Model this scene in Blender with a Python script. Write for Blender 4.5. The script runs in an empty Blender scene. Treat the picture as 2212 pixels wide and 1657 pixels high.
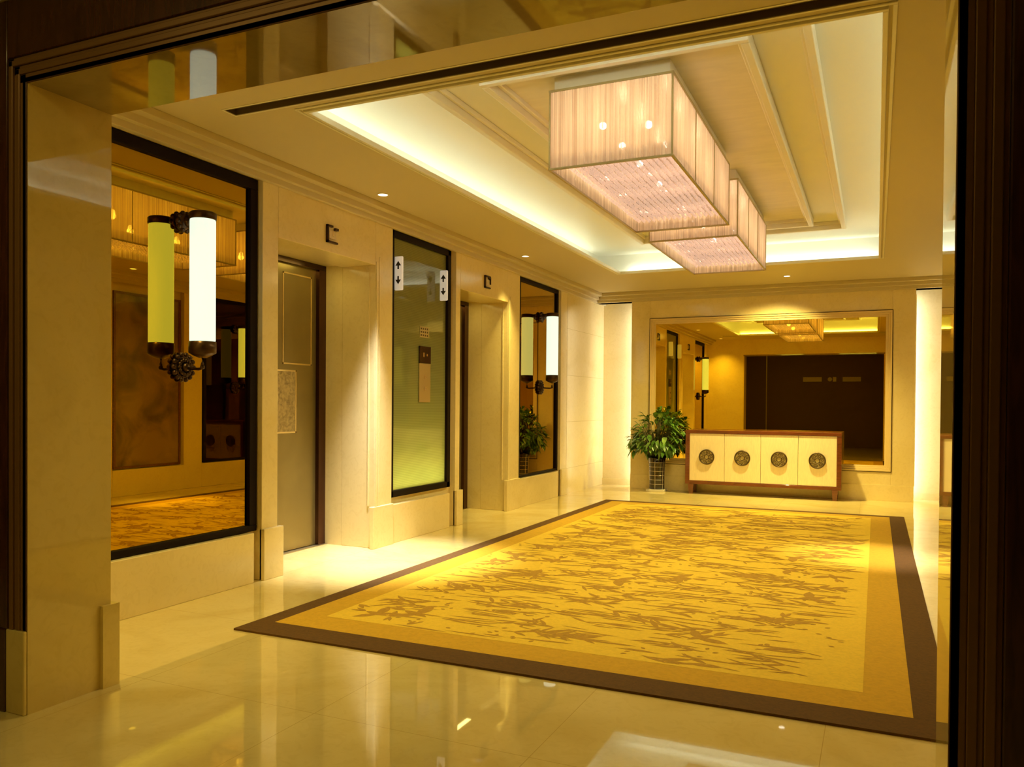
import bpy, bmesh, math, random
from mathutils import Matrix, Vector
random.seed(7)
C = bpy.context.scene.collection
PI = math.pi

# ------------------------------------------------------------------ materials
def newmat(name):
    m = bpy.data.materials.new(name); m.use_nodes = True
    nt = m.node_tree; nt.nodes.clear()
    out = nt.nodes.new('ShaderNodeOutputMaterial')
    return m, nt, out
def N(nt, t, **kw):
    n = nt.nodes.new(t)
    for k, v in kw.items():
        if k in n.inputs: n.inputs[k].default_value = v
        else: setattr(n, k, v)
    return n
def pbr(name, col, rough=0.5, metal=0.0, ior=1.5, coat=0.0, noise=0.0, nscale=6.0, col2=None,
        stretch=None, emit=None, estr=0.0, bump=0.0, aniso=0.0):
    m, nt, out = newmat(name)
    b = N(nt, 'ShaderNodeBsdfPrincipled')
    b.inputs['Base Color'].default_value = (*col, 1)
    b.inputs['Roughness'].default_value = rough
    b.inputs['Metallic'].default_value = metal
    b.inputs['IOR'].default_value = ior
    b.inputs['Coat Weight'].default_value = coat
    b.inputs['Coat Roughness'].default_value = 0.03
    if emit:
        b.inputs['Emission Color'].default_value = (*emit, 1)
        b.inputs['Emission Strength'].default_value = estr
    nt.links.new(b.outputs[0], out.inputs[0])
    if noise > 0 or col2 or bump:
        g = N(nt, 'ShaderNodeNewGeometry')
        mp = N(nt, 'ShaderNodeMapping')
        mp.inputs['Scale'].default_value = stretch or (1, 1, 1)
        nt.links.new(g.outputs['Position'], mp.inputs['Vector'])
        nz = N(nt, 'ShaderNodeTexNoise'); nz.inputs['Scale'].default_value = nscale
        nz.inputs['Detail'].default_value = 6; nz.inputs['Distortion'].default_value = 0.8
        nt.links.new(mp.outputs[0], nz.inputs['Vector'])
        r = N(nt, 'ShaderNodeValToRGB')
        c2 = col2 or tuple(c * (1 - noise) for c in col)
        r.color_ramp.elements[0].position = 0.32; r.color_ramp.elements[0].color = (*c2, 1)
        r.color_ramp.elements[1].position = 0.62; r.color_ramp.elements[1].color = (*col, 1)
        nt.links.new(nz.outputs['Fac'], r.inputs['Fac'])
        nt.links.new(r.outputs['Color'], b.inputs['Base Color'])
        if bump:
            bp = N(nt, 'ShaderNodeBump'); bp.inputs['Strength'].default_value = bump
            bp.inputs['Distance'].default_value = 0.002
            nt.links.new(nz.outputs['Fac'], bp.inputs['Height'])
            nt.links.new(bp.outputs[0], b.inputs['Normal'])
    return m

def marble(name, col, vein, rough, ior, joint=None, axes='xy', jcol=0.6, jw=0.0015, spec_coat=0.0, off=(0, 0)):
    """polished stone: soft clouds, thin veins and a grid of fine joints in world metres"""
    m, nt, out = newmat(name)
    b = N(nt, 'ShaderNodeBsdfPrincipled')
    b.inputs['Roughness'].default_value = rough
    b.inputs['IOR'].default_value = ior
    b.inputs['Coat Weight'].default_value = spec_coat
    b.inputs['Coat Roughness'].default_value = 0.02
    nt.links.new(b.outputs[0], out.inputs[0])
    g = N(nt, 'ShaderNodeNewGeometry')
    nz = N(nt, 'ShaderNodeTexNoise'); nz.inputs['Scale'].default_value = 1.4
    nz.inputs['Detail'].default_value = 8; nz.inputs['Distortion'].default_value = 1.5
    nt.links.new(g.outputs['Position'], nz.inputs['Vector'])
    r = N(nt, 'ShaderNodeValToRGB')
    r.color_ramp.elements[0].position = 0.3; r.color_ramp.elements[0].color = (*vein, 1)
    r.color_ramp.elements[1].position = 0.55; r.color_ramp.elements[1].color = (*col, 1)
    nt.links.new(nz.outputs['Fac'], r.inputs['Fac'])
    n2 = N(nt, 'ShaderNodeTexNoise'); n2.inputs['Scale'].default_value = 14
    n2.inputs['Detail'].default_value = 5; n2.inputs['Distortion'].default_value = 2.0
    nt.links.new(g.outputs['Position'], n2.inputs['Vector'])
    r2 = N(nt, 'ShaderNodeValToRGB')
    r2.color_ramp.elements[0].position = 0.35; r2.color_ramp.elements[0].color = (.96, .95, .92, 1)
    r2.color_ramp.elements[1].position = 0.5; r2.color_ramp.elements[1].color = (1, 1, 1, 1)
    nt.links.new(n2.outputs['Fac'], r2.inputs['Fac'])
    mx = N(nt, 'ShaderNodeMix', data_type='RGBA', blend_type='MULTIPLY')
    mx.inputs[0].default_value = 1.0
    nt.links.new(r.outputs['Color'], mx.inputs[6]); nt.links.new(r2.outputs['Color'], mx.inputs[7])
    last = mx.outputs[2]
    if joint and any(joint):
        sep = N(nt, 'ShaderNodeSeparateXYZ'); nt.links.new(g.outputs['Position'], sep.inputs[0])
        acc = None
        for i, (ax, size) in enumerate(zip(axes, joint)):
            if not size: continue
            a = N(nt, 'ShaderNodeMath', operation='ADD'); a.inputs[1].default_value = 100 * size + off[i]
            nt.links.new(sep.outputs[ax.upper()], a.inputs[0])
            md = N(nt, 'ShaderNodeMath', operation='MODULO'); md.inputs[1].default_value = size
            nt.links.new(a.outputs[0], md.inputs[0])
            lt = N(nt, 'ShaderNodeMath', operation='LESS_THAN'); lt.inputs[1].default_value = jw * 2
            nt.links.new(md.outputs[0], lt.inputs[0])
            if acc is None: acc = lt.outputs[0]
            else:
                mm = N(nt, 'ShaderNodeMath', operation='MAXIMUM')
                nt.links.new(acc, mm.inputs[0]); nt.links.new(lt.outputs[0], mm.inputs[1]); acc = mm.outputs[0]
        jm = N(nt, 'ShaderNodeMix', data_type='RGBA')
        jm.inputs[7].default_value = (col[0] * jcol, col[1] * jcol * .9, col[2] * jcol * .7, 1)
        nt.links.new(acc, jm.inputs[0]); nt.links.new(last, jm.inputs[6]); last = jm.outputs[2]
    nt.links.new(last, b.inputs['Base Color'])
    return m

STONE = (0.82, 0.685, 0.36); STONE_V = (0.77, 0.63, 0.30)
M = {}
M['floor'] = marble('polished_cream_marble_floor', (0.80, 0.65, 0.28), (0.70, 0.54, 0.19), 0.022, 2.0, (0.9, 0.9), 'xy', .72, .0014, off=(.16, .2))
M['wall'] = marble('honed_cream_marble', STONE, STONE_V, 0.16, 1.5, (0.0, 0.0), 'yz', .7)
M['wallj'] = marble('jointed_cream_marble', STONE, STONE_V, 0.13, 1.55, (0.0, 0.62), 'yz', .62, .002, off=(0, .28))
M['panelj'] = marble('polished_back_panel_marble', STONE, STONE_V, 0.10, 1.5, (0.0, 0.0), 'xz', .7, .0015)
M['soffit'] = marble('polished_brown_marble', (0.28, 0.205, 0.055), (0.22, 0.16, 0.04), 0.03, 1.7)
M['reveal'] = marble('mirror_polished_marble', (0.76, 0.59, 0.19), (0.68, 0.52, 0.15), 0.025, 1.6)
M['ceil'] = pbr('warm_white_ceiling_paint', (0.60, 0.51, 0.29), 0.6)
M['tray'] = pbr('pearl_tray_ceiling_paint', (0.83, 0.83, 0.72), 0.38)
M['traylow'] = pbr('pale_gold_tray_panel', (0.80, 0.74, 0.56), 0.45, noise=.08, nscale=3, stretch=(1, 4, 1))
M['mould'] = pbr('satin_plaster_moulding', (0.80, 0.76, 0.60), 0.35)
M['groove'] = pbr('dark_shadow_gap_paint', (0.12, 0.08, 0.03), 0.7)
M['rearwood'] = pbr('brown_fabric_wall_panel', (0.13, 0.065, 0.02), 0.6)
M['plate'] = pbr('dull_cream_plate', (0.55, 0.45, 0.32), 0.4)
M['darkwood'] = pbr('dark_polished_rosewood', (0.085, 0.026, 0.010), 0.22, coat=.4, noise=.5, nscale=7, stretch=(6, 6, .8))
M['trimwood'] = pbr('bronze_brown_trim', (0.26, 0.13, 0.04), 0.3, metal=.3)
M['redwood'] = pbr('red_brown_lacquered_wood', (0.17, 0.045, 0.012), 0.25, coat=.5, noise=.4, nscale=9, stretch=(.8, 5, 5))
M['blackframe'] = pbr('black_brown_frame', (0.010, 0.005, 0.003), 0.6, ior=1.2)
M['mirror'] = pbr('amber_tinted_mirror', (0.50, 0.33, 0.02), 0.006, metal=1.0)
M['mirrorb'] = pbr('gold_tinted_mirror', (0.84, 0.60, 0.055), 0.006, metal=1.0)
M['mirrord'] = pbr('darkened_amber_mirror', (0.05, 0.03, 0.015), 0.02, metal=1.0)  # amber glass tinted darker to imitate a dim double reflection
M['goldframe'] = pbr('pale_gold_frame', (0.78, 0.60, 0.28), 0.35)
M['champ'] = pbr('champagne_metal', (0.72, 0.55, 0.30), 0.25, metal=.8)
M['doorm'] = pbr('brushed_bronze_door', (0.30, 0.235, 0.09), 0.32, metal=.7, noise=.1, nscale=3)
M['doorline'] = pbr('brass_inlay_line', (0.85, 0.66, 0.30), 0.25, metal=.8)
M['etch'] = pbr('etched_bronze_panel', (0.50, 0.39, 0.18), 0.45, metal=.6, noise=.45, nscale=30, bump=.6)
M['jambm'] = pbr('mirror_polished_dark_jamb', (0.13, 0.07, 0.06), 0.05, metal=1.0)
M['bronze'] = pbr('dark_bronze', (0.06, 0.032, 0.014), 0.3, metal=.8)
M['cream'] = pbr('cream_parchment_leather', (0.86, 0.72, 0.48), 0.35, noise=.1, nscale=9, stretch=(8, 1, 1.2))
M['medal'] = pbr('carved_aged_brass', (0.46, 0.37, 0.16), 0.45, metal=.2)
M['medald'] = pbr('dark_brass_ring', (0.09, 0.06, 0.025), 0.4, metal=.6)
M['vase'] = pbr('glossy_black_ceramic', (0.02, 0.014, 0.012), 0.12, coat=.6)
M['silver'] = pbr('silver_inlay', (0.75, 0.68, 0.66), 0.25, metal=.8)
M['leaf'] = pbr('glossy_green_leaf', (0.12, 0.26, 0.03), 0.32, noise=.5, nscale=14, col2=(0.04, 0.10, 0.012))
M['leafl'] = pbr('pale_green_leaf', (0.26, 0.42, 0.09), 0.3, noise=.4, nscale=12)
M['stem'] = pbr('brown_green_stem', (0.05, 0.055, 0.015), 0.5)
M['soil'] = pbr('dark_soil', (0.02, 0.013, 0.008), 0.9)
M['plinth'] = pbr('white_floor_glare', (0.75, 0.70, 0.60), 0.2)  # white standing in for floor glare below the vase
M['signw'] = pbr('white_acrylic', (0.85, 0.82, 0.72), 0.25, emit=(1, .97, .86), estr=.2)
M['ink'] = pbr('black_ink', (0.03, 0.025, 0.02), 0.5)
M['steel'] = pbr('brushed_pale_brass', (0.62, 0.50, 0.26), 0.3, metal=.8)
M['screen'] = pbr('dark_display_glass', (0.03, 0.012, 0.01), 0.1, coat=.5)
M['art'] = pbr('etched_brown_glass_panel', (0.28, 0.17, 0.09), 0.25, noise=.6, nscale=2.3, col2=(0.10, 0.05, 0.025), coat=.4)
M['lampin'] = pbr('white_lens', (0.9, 0.9, 0.85), 0.3, emit=(1, .93, .75), estr=2.5)
M['led'] = pbr('cove_light_tape', (0.9, 0.9, 0.85), 0.4, emit=(1, .97, .78), estr=1.5)
M['rug_b'] = pbr('dark_brown_carpet_border', (0.135, 0.062, 0.008), 0.95, noise=.25, nscale=60)
M['rug_g'] = pbr('amber_carpet_band', (0.70, 0.41, 0.022), 0.95, noise=.12, nscale=40)
M['rug_f'] = pbr('gold_carpet_field', (0.92, 0.62, 0.05), 0.95, noise=.10, nscale=45)
M['rug_p'] = pbr('olive_brown_carpet_motif', (0.54, 0.30, 0.028), 0.95, noise=.2, nscale=60)
M['tube'] = pbr('opal_glass_tube', (0.35, 0.37, 0.32), 0.25, emit=(.82, .96, .76), estr=.86)
M['bulb'] = pbr('bulb_glass', (1, 1, 1), 0.3, emit=(1, .93, .84), estr=30)

def shade_mat():
    """string / organza lamp shade: fine vertical threads, light passes through"""
    m, nt, out = newmat('pleated_string_shade')
    g = N(nt, 'ShaderNodeNewGeometry'); mp = N(nt, 'ShaderNodeMapping')
    mp.inputs['Scale'].default_value = (120, 120, .9)
    nt.links.new(g.outputs['Position'], mp.inputs['Vector'])
    nz = N(nt, 'ShaderNodeTexNoise'); nz.inputs['Scale'].default_value = 1.0; nz.inputs['Detail'].default_value = 3
    nt.links.new(mp.outputs[0], nz.inputs['Vector'])
    r = N(nt, 'ShaderNodeValToRGB')
    r.color_ramp.elements[0].position = .30; r.color_ramp.elements[0].color = (.55, .37, .20, 1)
    r.color_ramp.elements[1].position = .70; r.color_ramp.elements[1].color = (.95, .79, .56, 1)
    nt.links.new(nz.outputs['Fac'], r.inputs['Fac'])
    tl = N(nt, 'ShaderNodeBsdfTranslucent'); df = N(nt, 'ShaderNodeBsdfDiffuse'); tp = N(nt, 'ShaderNodeBsdfTransparent')
    em = N(nt, 'ShaderNodeEmission'); em.inputs['Strength'].default_value = 0.13
    for n in (tl, df): nt.links.new(r.outputs['Color'], n.inputs['Color'])
    nt.links.new(r.outputs['Color'], em.inputs['Color'])
    a = N(nt, 'ShaderNodeMixShader'); a.inputs[0].default_value = .45
    nt.links.new(tl.outputs[0], a.inputs[1]); nt.links.new(df.outputs[0], a.inputs[2])
    mr = N(nt, 'ShaderNodeMapRange'); mr.inputs['From Min'].default_value = .35; mr.inputs['From Max'].default_value = .65
    mr.inputs['To Min'].default_value = .30; mr.inputs['To Max'].default_value = .06
    nt.links.new(nz.outputs['Fac'], mr.inputs['Value'])
    c = N(nt, 'ShaderNodeMixShader'); nt.links.new(mr.outputs[0], c.inputs[0])
    nt.links.new(a.outputs[0], c.inputs[1]); nt.links.new(tp.outputs[0], c.inputs[2])
    ad = N(nt, 'ShaderNodeAddShader'); nt.links.new(c.outputs[0], ad.inputs[0]); nt.links.new(em.outputs[0], ad.inputs[1])
    nt.links.new(ad.outputs[0], out.inputs[0])
    return m
M['shade'] = shade_mat()

def crystal_mat(name, tr, estr, col):
    m, nt, out = newmat(name)
    gl = N(nt, 'ShaderNodeBsdfGlossy'); gl.inputs['Roughness'].default_value = .15; gl.inputs['Color'].default_value = (.8, .75, .7, 1)
    tl = N(nt, 'ShaderNodeBsdfTranslucent'); tl.inputs['Color'].default_value = (*col, 1)
    em = N(nt, 'ShaderNodeEmission'); em.inputs['Color'].default_value = (*col, 1); em.inputs['Strength'].default_value = estr
    tp = N(nt, 'ShaderNodeBsdfTransparent')
    a = N(nt, 'ShaderNodeMixShader'); a.inputs[0].default_value = .25
    nt.links.new(tl.outputs[0], a.inputs[1]); nt.links.new(gl.outputs[0], a.inputs[2])
    b = N(nt, 'ShaderNodeMixShader'); b.inputs[0].default_value = tr
    nt.links.new(a.outputs[0], b.inputs[1]); nt.links.new(tp.outputs[0], b.inputs[2])
    ad = N(nt, 'ShaderNodeAddShader'); nt.links.new(b.outputs[0], ad.inputs[0]); nt.links.new(em.outputs[0], ad.inputs[1])
    nt.links.new(ad.outputs[0], out.inputs[0])
    return m
M['crystal'] = crystal_mat('clear_crystal_beads', .30, .13, (1, .82, .72))
M['diffuser'] = crystal_mat('frosted_diffuser_sheet', .35, .05, (.36, .25, .20))

def green_mat():
    m, nt, out = newmat('frosted_green_ribbed_glass')
    g = N(nt, 'ShaderNodeNewGeometry'); sep = N(nt, 'ShaderNodeSeparateXYZ'); nt.links.new(g.outputs['Position'], sep.inputs[0])
    ml = N(nt, 'ShaderNodeMath', operation='MULTIPLY'); ml.inputs[1].default_value = 420
    nt.links.new(sep.outputs['Z'], ml.inputs[0])
    sn = N(nt, 'ShaderNodeMath', operation='SINE'); nt.links.new(ml.outputs[0], sn.inputs[0])
    mr = N(nt, 'ShaderNodeMapRange'); mr.inputs['From Min'].default_value = -1; mr.inputs['To Min'].default_value = .80
    nt.links.new(sn.outputs[0], mr.inputs['Value'])
    mx = N(nt, 'ShaderNodeMix', data_type='RGBA', blend_type='MULTIPLY'); mx.inputs[0].default_value = 1
    mx.inputs[6].default_value = (.62, .62, .27, 1); nt.links.new(mr.outputs[0], mx.inputs[7])
    tl = N(nt, 'ShaderNodeBsdfTranslucent'); df = N(nt, 'ShaderNodeBsdfDiffuse'); gl = N(nt, 'ShaderNodeBsdfGlossy')
    gl.inputs['Roughness'].default_value = .04
    nt.links.new(mx.outputs[2], tl.inputs['Color']); nt.links.new(mx.outputs[2], df.inputs['Color'])
    a = N(nt, 'ShaderNodeMixShader'); a.inputs[0].default_value = .30
    nt.links.new(tl.outputs[0], a.inputs[1]); nt.links.new(df.outputs[0], a.inputs[2])
    fr = N(nt, 'ShaderNodeFresnel'); fr.inputs['IOR'].default_value = 1.5
    c = N(nt, 'ShaderNodeMixShader'); nt.links.new(fr.outputs[0], c.inputs[0])
    nt.links.new(a.outputs[0], c.inputs[1]); nt.links.new(gl.outputs[0], c.inputs[2])
    nt.links.new(c.outputs[0], out.inputs[0])
    return m
M['green'] = green_mat()
M['cavity'] = pbr('white_light_box', (0.85, 0.85, 0.75), 0.6)

# ------------------------------------------------------------------ mesh builder
class MB:
    def __init__(s): s.bm = bmesh.new(); s.mi = 0
    def box(s, x0, x1, y0, y1, z0, z1):
        if x0 > x1: x0, x1 = x1, x0
        if y0 > y1: y0, y1 = y1, y0
        v = [s.bm.verts.new((x, y, z)) for x in (x0, x1) for y in (y0, y1) for z in (z0, z1)]
        for f in ((0, 1, 3, 2), (4, 6, 7, 5), (0, 4, 5, 1), (2, 3, 7, 6), (0, 2, 6, 4), (1, 5, 7, 3)):
            fc = s.bm.faces.new([v[i] for i in f]); fc.material_index = s.mi
        return s
    def poly(s, pts):
        f = s.bm.faces.new([s.bm.verts.new(p) for p in pts]); f.material_index = s.mi; return s
    def lathe(s, cx, cy, prof, n=24, smooth=True):
        rings = []
        for r, z in prof:
            rings.append([s.bm.verts.new((cx + r * math.cos(2 * PI * i / n), cy + r * math.sin(2 * PI * i / n), z)) for i in range(n)])
        for a, b in zip(rings, rings[1:]):
            for i in range(n):
                f = s.bm.faces.new((a[i], a[(i + 1) % n], b[(i + 1) % n], b[i])); f.smooth = smooth; f.material_index = s.mi
        for ring in (rings[0], rings[-1]):
            f = s.bm.faces.new(ring); f.material_index = s.mi
        return s
    def tube(s, pts, r, n=10):
        rings = []
        pts = [Vector(p) for p in pts]
        for i, p in enumerate(pts):
            d = (pts[min(i + 1, len(pts) - 1)] - pts[max(i - 1, 0)]).normalized()
            u = d.cross(Vector((0, 0, 1)));
            if u.length < .05: u = d.cross(Vector((1, 0, 0)))
            u.normalize(); w = d.cross(u)
            rr = r[i] if isinstance(r, (list, tuple)) else r
            rings.append([s.bm.verts.new(p + u * rr * math.cos(2 * PI * k / n) + w * rr * math.sin(2 * PI * k / n)) for k in range(n)])
        for a, b in zip(rings, rings[1:]):
            for k in range(n):
                f = s.bm.faces.new((a[k], a[(k + 1) % n], b[(k + 1) % n], b[k])); f.smooth = True; f.material_index = s.mi
        for ring in (rings[0], rings[-1]):
            f = s.bm.faces.new(ring); f.material_index = s.mi
        return s
    def sphere(s, c, r, sc=(1, 1, 1), u=12, v=8):
        res = bmesh.ops.create_uvsphere(s.bm, u_segments=u, v_segments=v, radius=r)
        bmesh.ops.scale(s.bm, vec=sc, verts=res['verts']); bmesh.ops.translate(s.bm, vec=c, verts=res['verts'])
        for vv in res['verts']:
            for f in vv.link_faces: f.smooth = True; f.material_index = s.mi
        return s
    def torus(s, c, R, r, axis='x', n=24, k=6):
        cx, cy, cz = c; rings = []
        for i in range(n):
            a = 2 * PI * i / n; ring = []
            for j in range(k):
                b = 2 * PI * j / k; rr = R + r * math.cos(b); h = r * math.sin(b)
                if axis == 'x': p = (cx + h, cy + rr * math.cos(a), cz + rr * math.sin(a))
                elif axis == 'y': p = (cx + rr * math.cos(a), cy + h, cz + rr * math.sin(a))
                else: p = (cx + rr * math.cos(a), cy + rr * math.sin(a), cz + h)
                ring.append(s.bm.verts.new(p))
            rings.append(ring)
        for i in range(n):
            a, b = rings[i], rings[(i + 1) % n]
            for j in range(k):
                f = s.bm.faces.new((a[j], a[(j + 1) % k], b[(j + 1) % k], b[j])); f.smooth = True; f.material_index = s.mi
        return s
    def build(s, name, mat, parent=None, bevel=0.0, kind=None):
        bmesh.ops.recalc_face_normals(s.bm, faces=s.bm.faces[:])
        if parent is not None:
            o = parent; loc = Vector((0, 0, 0))
            while o is not None: loc += o.location; o = o.parent
            bmesh.ops.translate(s.bm, vec=-loc, verts=s.bm.verts[:])
        me = bpy.data.meshes.new(name); s.bm.to_mesh(me); s.bm.free()
        for mm in (mat if isinstance(mat, (list, tuple)) else [mat]): me.materials.append(M[mm])
        o = bpy.data.objects.new(name, me); C.objects.link(o)
        if parent is not None: o.parent = parent
        if bevel:
            b = o.modifiers.new('bevel', 'BEVEL'); b.width = bevel; b.segments = 2; b.limit_method = 'ANGLE'
        if kind: o['kind'] = kind
        return o

def struct(name, mb, mat, bevel=0.0): return mb.build(name, mat, None, bevel, 'structure')
def thing(name, label, cat, loc=(0, 0, 0), group=None):
    o = bpy.data.objects.new(name, None); C.objects.link(o); o.location = loc; o.empty_display_size = .1
    o['label'] = label; o['category'] = cat
    if group: o['group'] = group
    return o
def tag(o, label, cat, group=None):
    o['label'] = label; o['category'] = cat
    if group: o['group'] = group
    return o
def copy_tree(o, label=None, parent=None):
    c = o.copy(); C.objects.link(c)
    if parent is not None: c.parent = parent
    if label: c['label'] = label
    for ch in list(o.children): copy_tree(ch, None, c)
    return c
def light(name, kind, loc, power, col, parent=None, **kw):
    l = bpy.data.lights.new(name, kind); l.energy = power; l.color = col
    rot = kw.pop('rot', None)
    for k, v in kw.items(): setattr(l, k, v)
    o = bpy.data.objects.new(name, l); C.objects.link(o)
    p = Vector(loc)
    if parent is not None:
        q = parent; off = Vector((0, 0, 0))
        while q is not None: off += q.location; q = q.parent
        o.parent = parent; p = p - off
    o.location = p
    if rot: o.rotation_euler = rot
    return o

WARM = (1.0, 0.80, 0.24)
CEIL = 2.80; XL = -3.742; XR = 1.0; XREC = -3.81; YB = 11.226; YBW = 11.60; FIELD = 3.10
PX0, PX1, PY0, PY1, PZ = -2.928, 0.154, 2.02, 2.384, 2.394       # portal opening
TX0, TX1, TY0, TY1 = -2.86, 0.006, 3.58, 9.50                     # ceiling tray opening
NX0, NX1, NY0, NZ = -5.6, 2.6, -2.4, 3.0                          # dim room on the near side of the portal

# ------------------------------------------------------------------ floor
b = MB(); b.box(NX0 - .2, NX1 + .2, NY0 - .2, YBW + .3, -0.15, 0); struct('floor', b, 'floor')

# ------------------------------------------------------------------ left wall
BAY1 = (PY1, 4.215); OP1 = (4.37, 5.546); BAY2 = (5.80, 6.93); OP2 = (7.02, 8.15); BAY3 = (8.47, 9.80)
OPZ = 2.324; DX = -4.273
def side_wall(name, xf, s, openings, mirror=False):
    """wall whose face is x = xf; s = -1 when solid lies at smaller x"""
    b = MB(); xb = xf + s * .33; xr = xf + s * .068
    def seg(y0, y1, x, z0=0, z1=CEIL): b.box(x, xb, y0, y1, z0, z1)
    if 1:
        seg(PY1, BAY1[1], xr, 0, 2.68); seg(PY1, BAY1[1], xf, 2.68, CEIL)
        seg(BAY1[1], OP1[0], xf)
        if openings: seg(OP1[0], OP1[1], xf, OPZ, CEIL)
        else: seg(OP1[0], OP1[1], xr)
        seg(OP1[1], BAY2[0], xf)
        if openings:
            seg(BAY2[0], BAY2[1], xf, 2.68, CEIL); seg(BAY2[0], BAY2[1], xr, 0, .40)
            seg(BAY2[0], 5.87, xr, .40, 2.68); seg(6.87, BAY2[1], xr, .40, 2.68)
            b.box(xb, xb - s * .02, 5.87, 6.87, .40, 2.68)
        else:
            seg(BAY2[0], BAY2[1], xr)
        seg(BAY2[1], OP2[0], xf)
        if openings: seg(OP2[0], OP2[1], xf, OPZ, CEIL)
        else: seg(OP2[0], OP2[1], xr)
        seg(OP2[1], BAY3[0], xf)
        seg(BAY3[0], BAY3[1], xr, 0, 2.68); seg(BAY3[0], BAY3[1], xf, 2.68, CEIL)
        seg(BAY3[1], 10.03, xf)
    return b, xb, xr
b, xb, xr = side_wall('wall_left', XL, -1, True)
struct('wall_left', b, 'wall', .004)
b = MB(); b.box(XL, XL - .33, 10.034, YBW, 0, CEIL); struct('wall_left_end', b, 'wallj')
# deep lift lobby shaft walls behind the openings
b = MB()
for y0, y1 in (OP1, OP2):
    b.box(DX - .001, XL - .33, y0 - .12, y0, 0, CEIL)
    b.box(DX - .001, XL - .33, y1, y1 + .12, 0, CEIL)
    b.box(DX - .001, XL - .33, y0, y1, OPZ + .02, CEIL)
    b.box(DX - .25, DX - .06, y0 - .3, y1 + .3, 0, CEIL)
struct('wall_shaft', b, 'wall')
# wainscot and plinth blocks (proud base course)
b = MB()
def base_course(b, xf, s, bays):
    for y0, y1 in bays: b.box(xf + s * .068, xf - s * .004, y0, y1, 0, .33)
base_course(b, XL, -1, ((PY1, 4.14), (BAY2[0] - .0, 6.82), (BAY3[0], 9.72)))
for y0, y1 in ((4.215, 4.41), (5.50, 5.80), (6.93, 7.06), (8.11, 8.47), (9.80, 10.03)):
    b.box(XL - .02, XL + .022, y0, y1, 0, .345)
struct('baseboard_left', b, 'wall', .004)
# narrow moulding around each lift opening
b = MB()
for y0, y1 in (OP1, OP2):
    for d, p in ((.0, .012), (.045, .006)):
        b.box(XL, XL + p, y1 + d + .001, y1 + d + .029, .345, OPZ + d + .028)
    b.box(XL - .07, XL - .055, y1 - .008, y1, .345, OPZ)
struct('trim_1', b, 'wall', .003)

# ------------------------------------------------------------------ right wall (seen in the mirrors)
b, xb2, xr2 = side_wall('wall_right', XR, 1, False)
struct('wall_right', b, 'wall', .004)
b = MB(); b.box(XR, XR + .33, 10.034, YBW, 0, CEIL); struct('wall_right_end', b, 'wallj')
b = MB()
for y0, y1 in ((PY1, 4.14), OP1, (BAY2[0], 6.9), OP2, (BAY3[0], 9.72)): b.box(XR + .068, XR - .004, y0, y1, 0, .33)
struct('baseboard_right', b, 'wall', .004)

# ------------------------------------------------------------------ back wall with proud mirrored panel
b = MB(); b.box(XL - .33, XR + .33, YBW, YBW + .2, 0, CEIL); struct('wall_back', b, 'wall')
b = MB()
BX0, BX1 = -3.206, 0.44; FX0, FX1, FZ0, FZ1 = -2.933, 0.178, 0.372, 2.414
b.box(BX0, FX0, YB, YB + .16, 0, 2.72); b.box(FX1, BX1, YB, YB + .16, 0, 2.72)
b.box(FX0, FX1, YB, YB + .16, 0, FZ0); b.box(FX0, FX1, YB, YB + .16, FZ1, 2.72)
b.box(BX0, BX1, YB + .13, YB + .16, 0, 2.72)
struct('wall_back_panel', b, 'panelj', .004)
b = MB()
b.box(BX0, BX1, YB - .012, YB, 0, .2)
b.box(FX1 + .27, FX1 + .262, YB - .002, YB, .2, 2.6); 
struct('baseboard_back', b, 'panelj', .003)
b = MB(); b.box(XL, BX0 - .0, YBW - .02, YBW, 0, .09); b.box(BX1, XR, YBW - .02, YBW, 0, .09); struct('baseboard_niche', b, 'wall')

# ------------------------------------------------------------------ portal wall (between the dim room and the lobby)
b = MB()
b.box(NX0, PX0 - .02, PY0 + .06, PY1, 0, NZ); b.box(PX1 + .02, NX1, PY0 + .06, PY1, 0, NZ)
b.box(PX0 - .02, PX1 + .02, PY0 + .06, PY1, PZ + .03, NZ)
struct('wall_front', b, 'wall')
b = MB()
b.box(PX0 - .02, PX0, PY0, PY1 + .001, 0, PZ)
b.box(PX1, PX1 + .02, PY0, PY1 + .001, 0, PZ)
b.box(PX0 - .1, PX0 + .018, PY1 + .001, PY1 + .03, 0, .345); b.box(PX0, PX0 + .018, PY1 - .05, PY1 + .001, 0, .345)
struct('trim_2', b, 'reveal')
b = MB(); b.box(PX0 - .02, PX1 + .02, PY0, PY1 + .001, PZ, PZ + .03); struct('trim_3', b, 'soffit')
# dark wood facing of the near side, with ribbed bronze architrave
b = MB()
b.box(NX0, PX0 - .102, PY0 - .012, PY0 + .06, 0, 2.72); b.box(PX1 + .102, NX1, PY0 - .012, PY0 + .06, 0, 2.72)
b.box(PX0 - .102, PX1 + .102, PY0 - .012, PY0 + .06, PZ + .102, 2.72)
struct('wall_front_panelling', b, 'darkwood', .004)
b = MB(); b.box(NX0, NX1, PY0 - .02, PY0 + .06, 2.72, NZ); struct('wall_front_frieze', b, 'ceil')
b = MB()
for i, (o, p) in enumerate(((0, .0), (.034, .004), (.068, .008))):
    for k, (w, pp) in enumerate(((.022, p), (.034, p - .010))):
        y0 = PY0 - .006 - max(pp, 0)
        b.box(PX0 - o - w, PX0 - o, y0, PY0 - .0005, .32, PZ + o + w)
        b.box(PX1 + o, PX1 + o + w, y0, PY0 - .0005, .32, PZ + o + w)
        b.box(PX0 - o - w, PX1 + o + w, y0, PY0 - .0005, PZ + o, PZ + o + w)
struct('trim_4', b, 'trimwood', .003)
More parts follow.
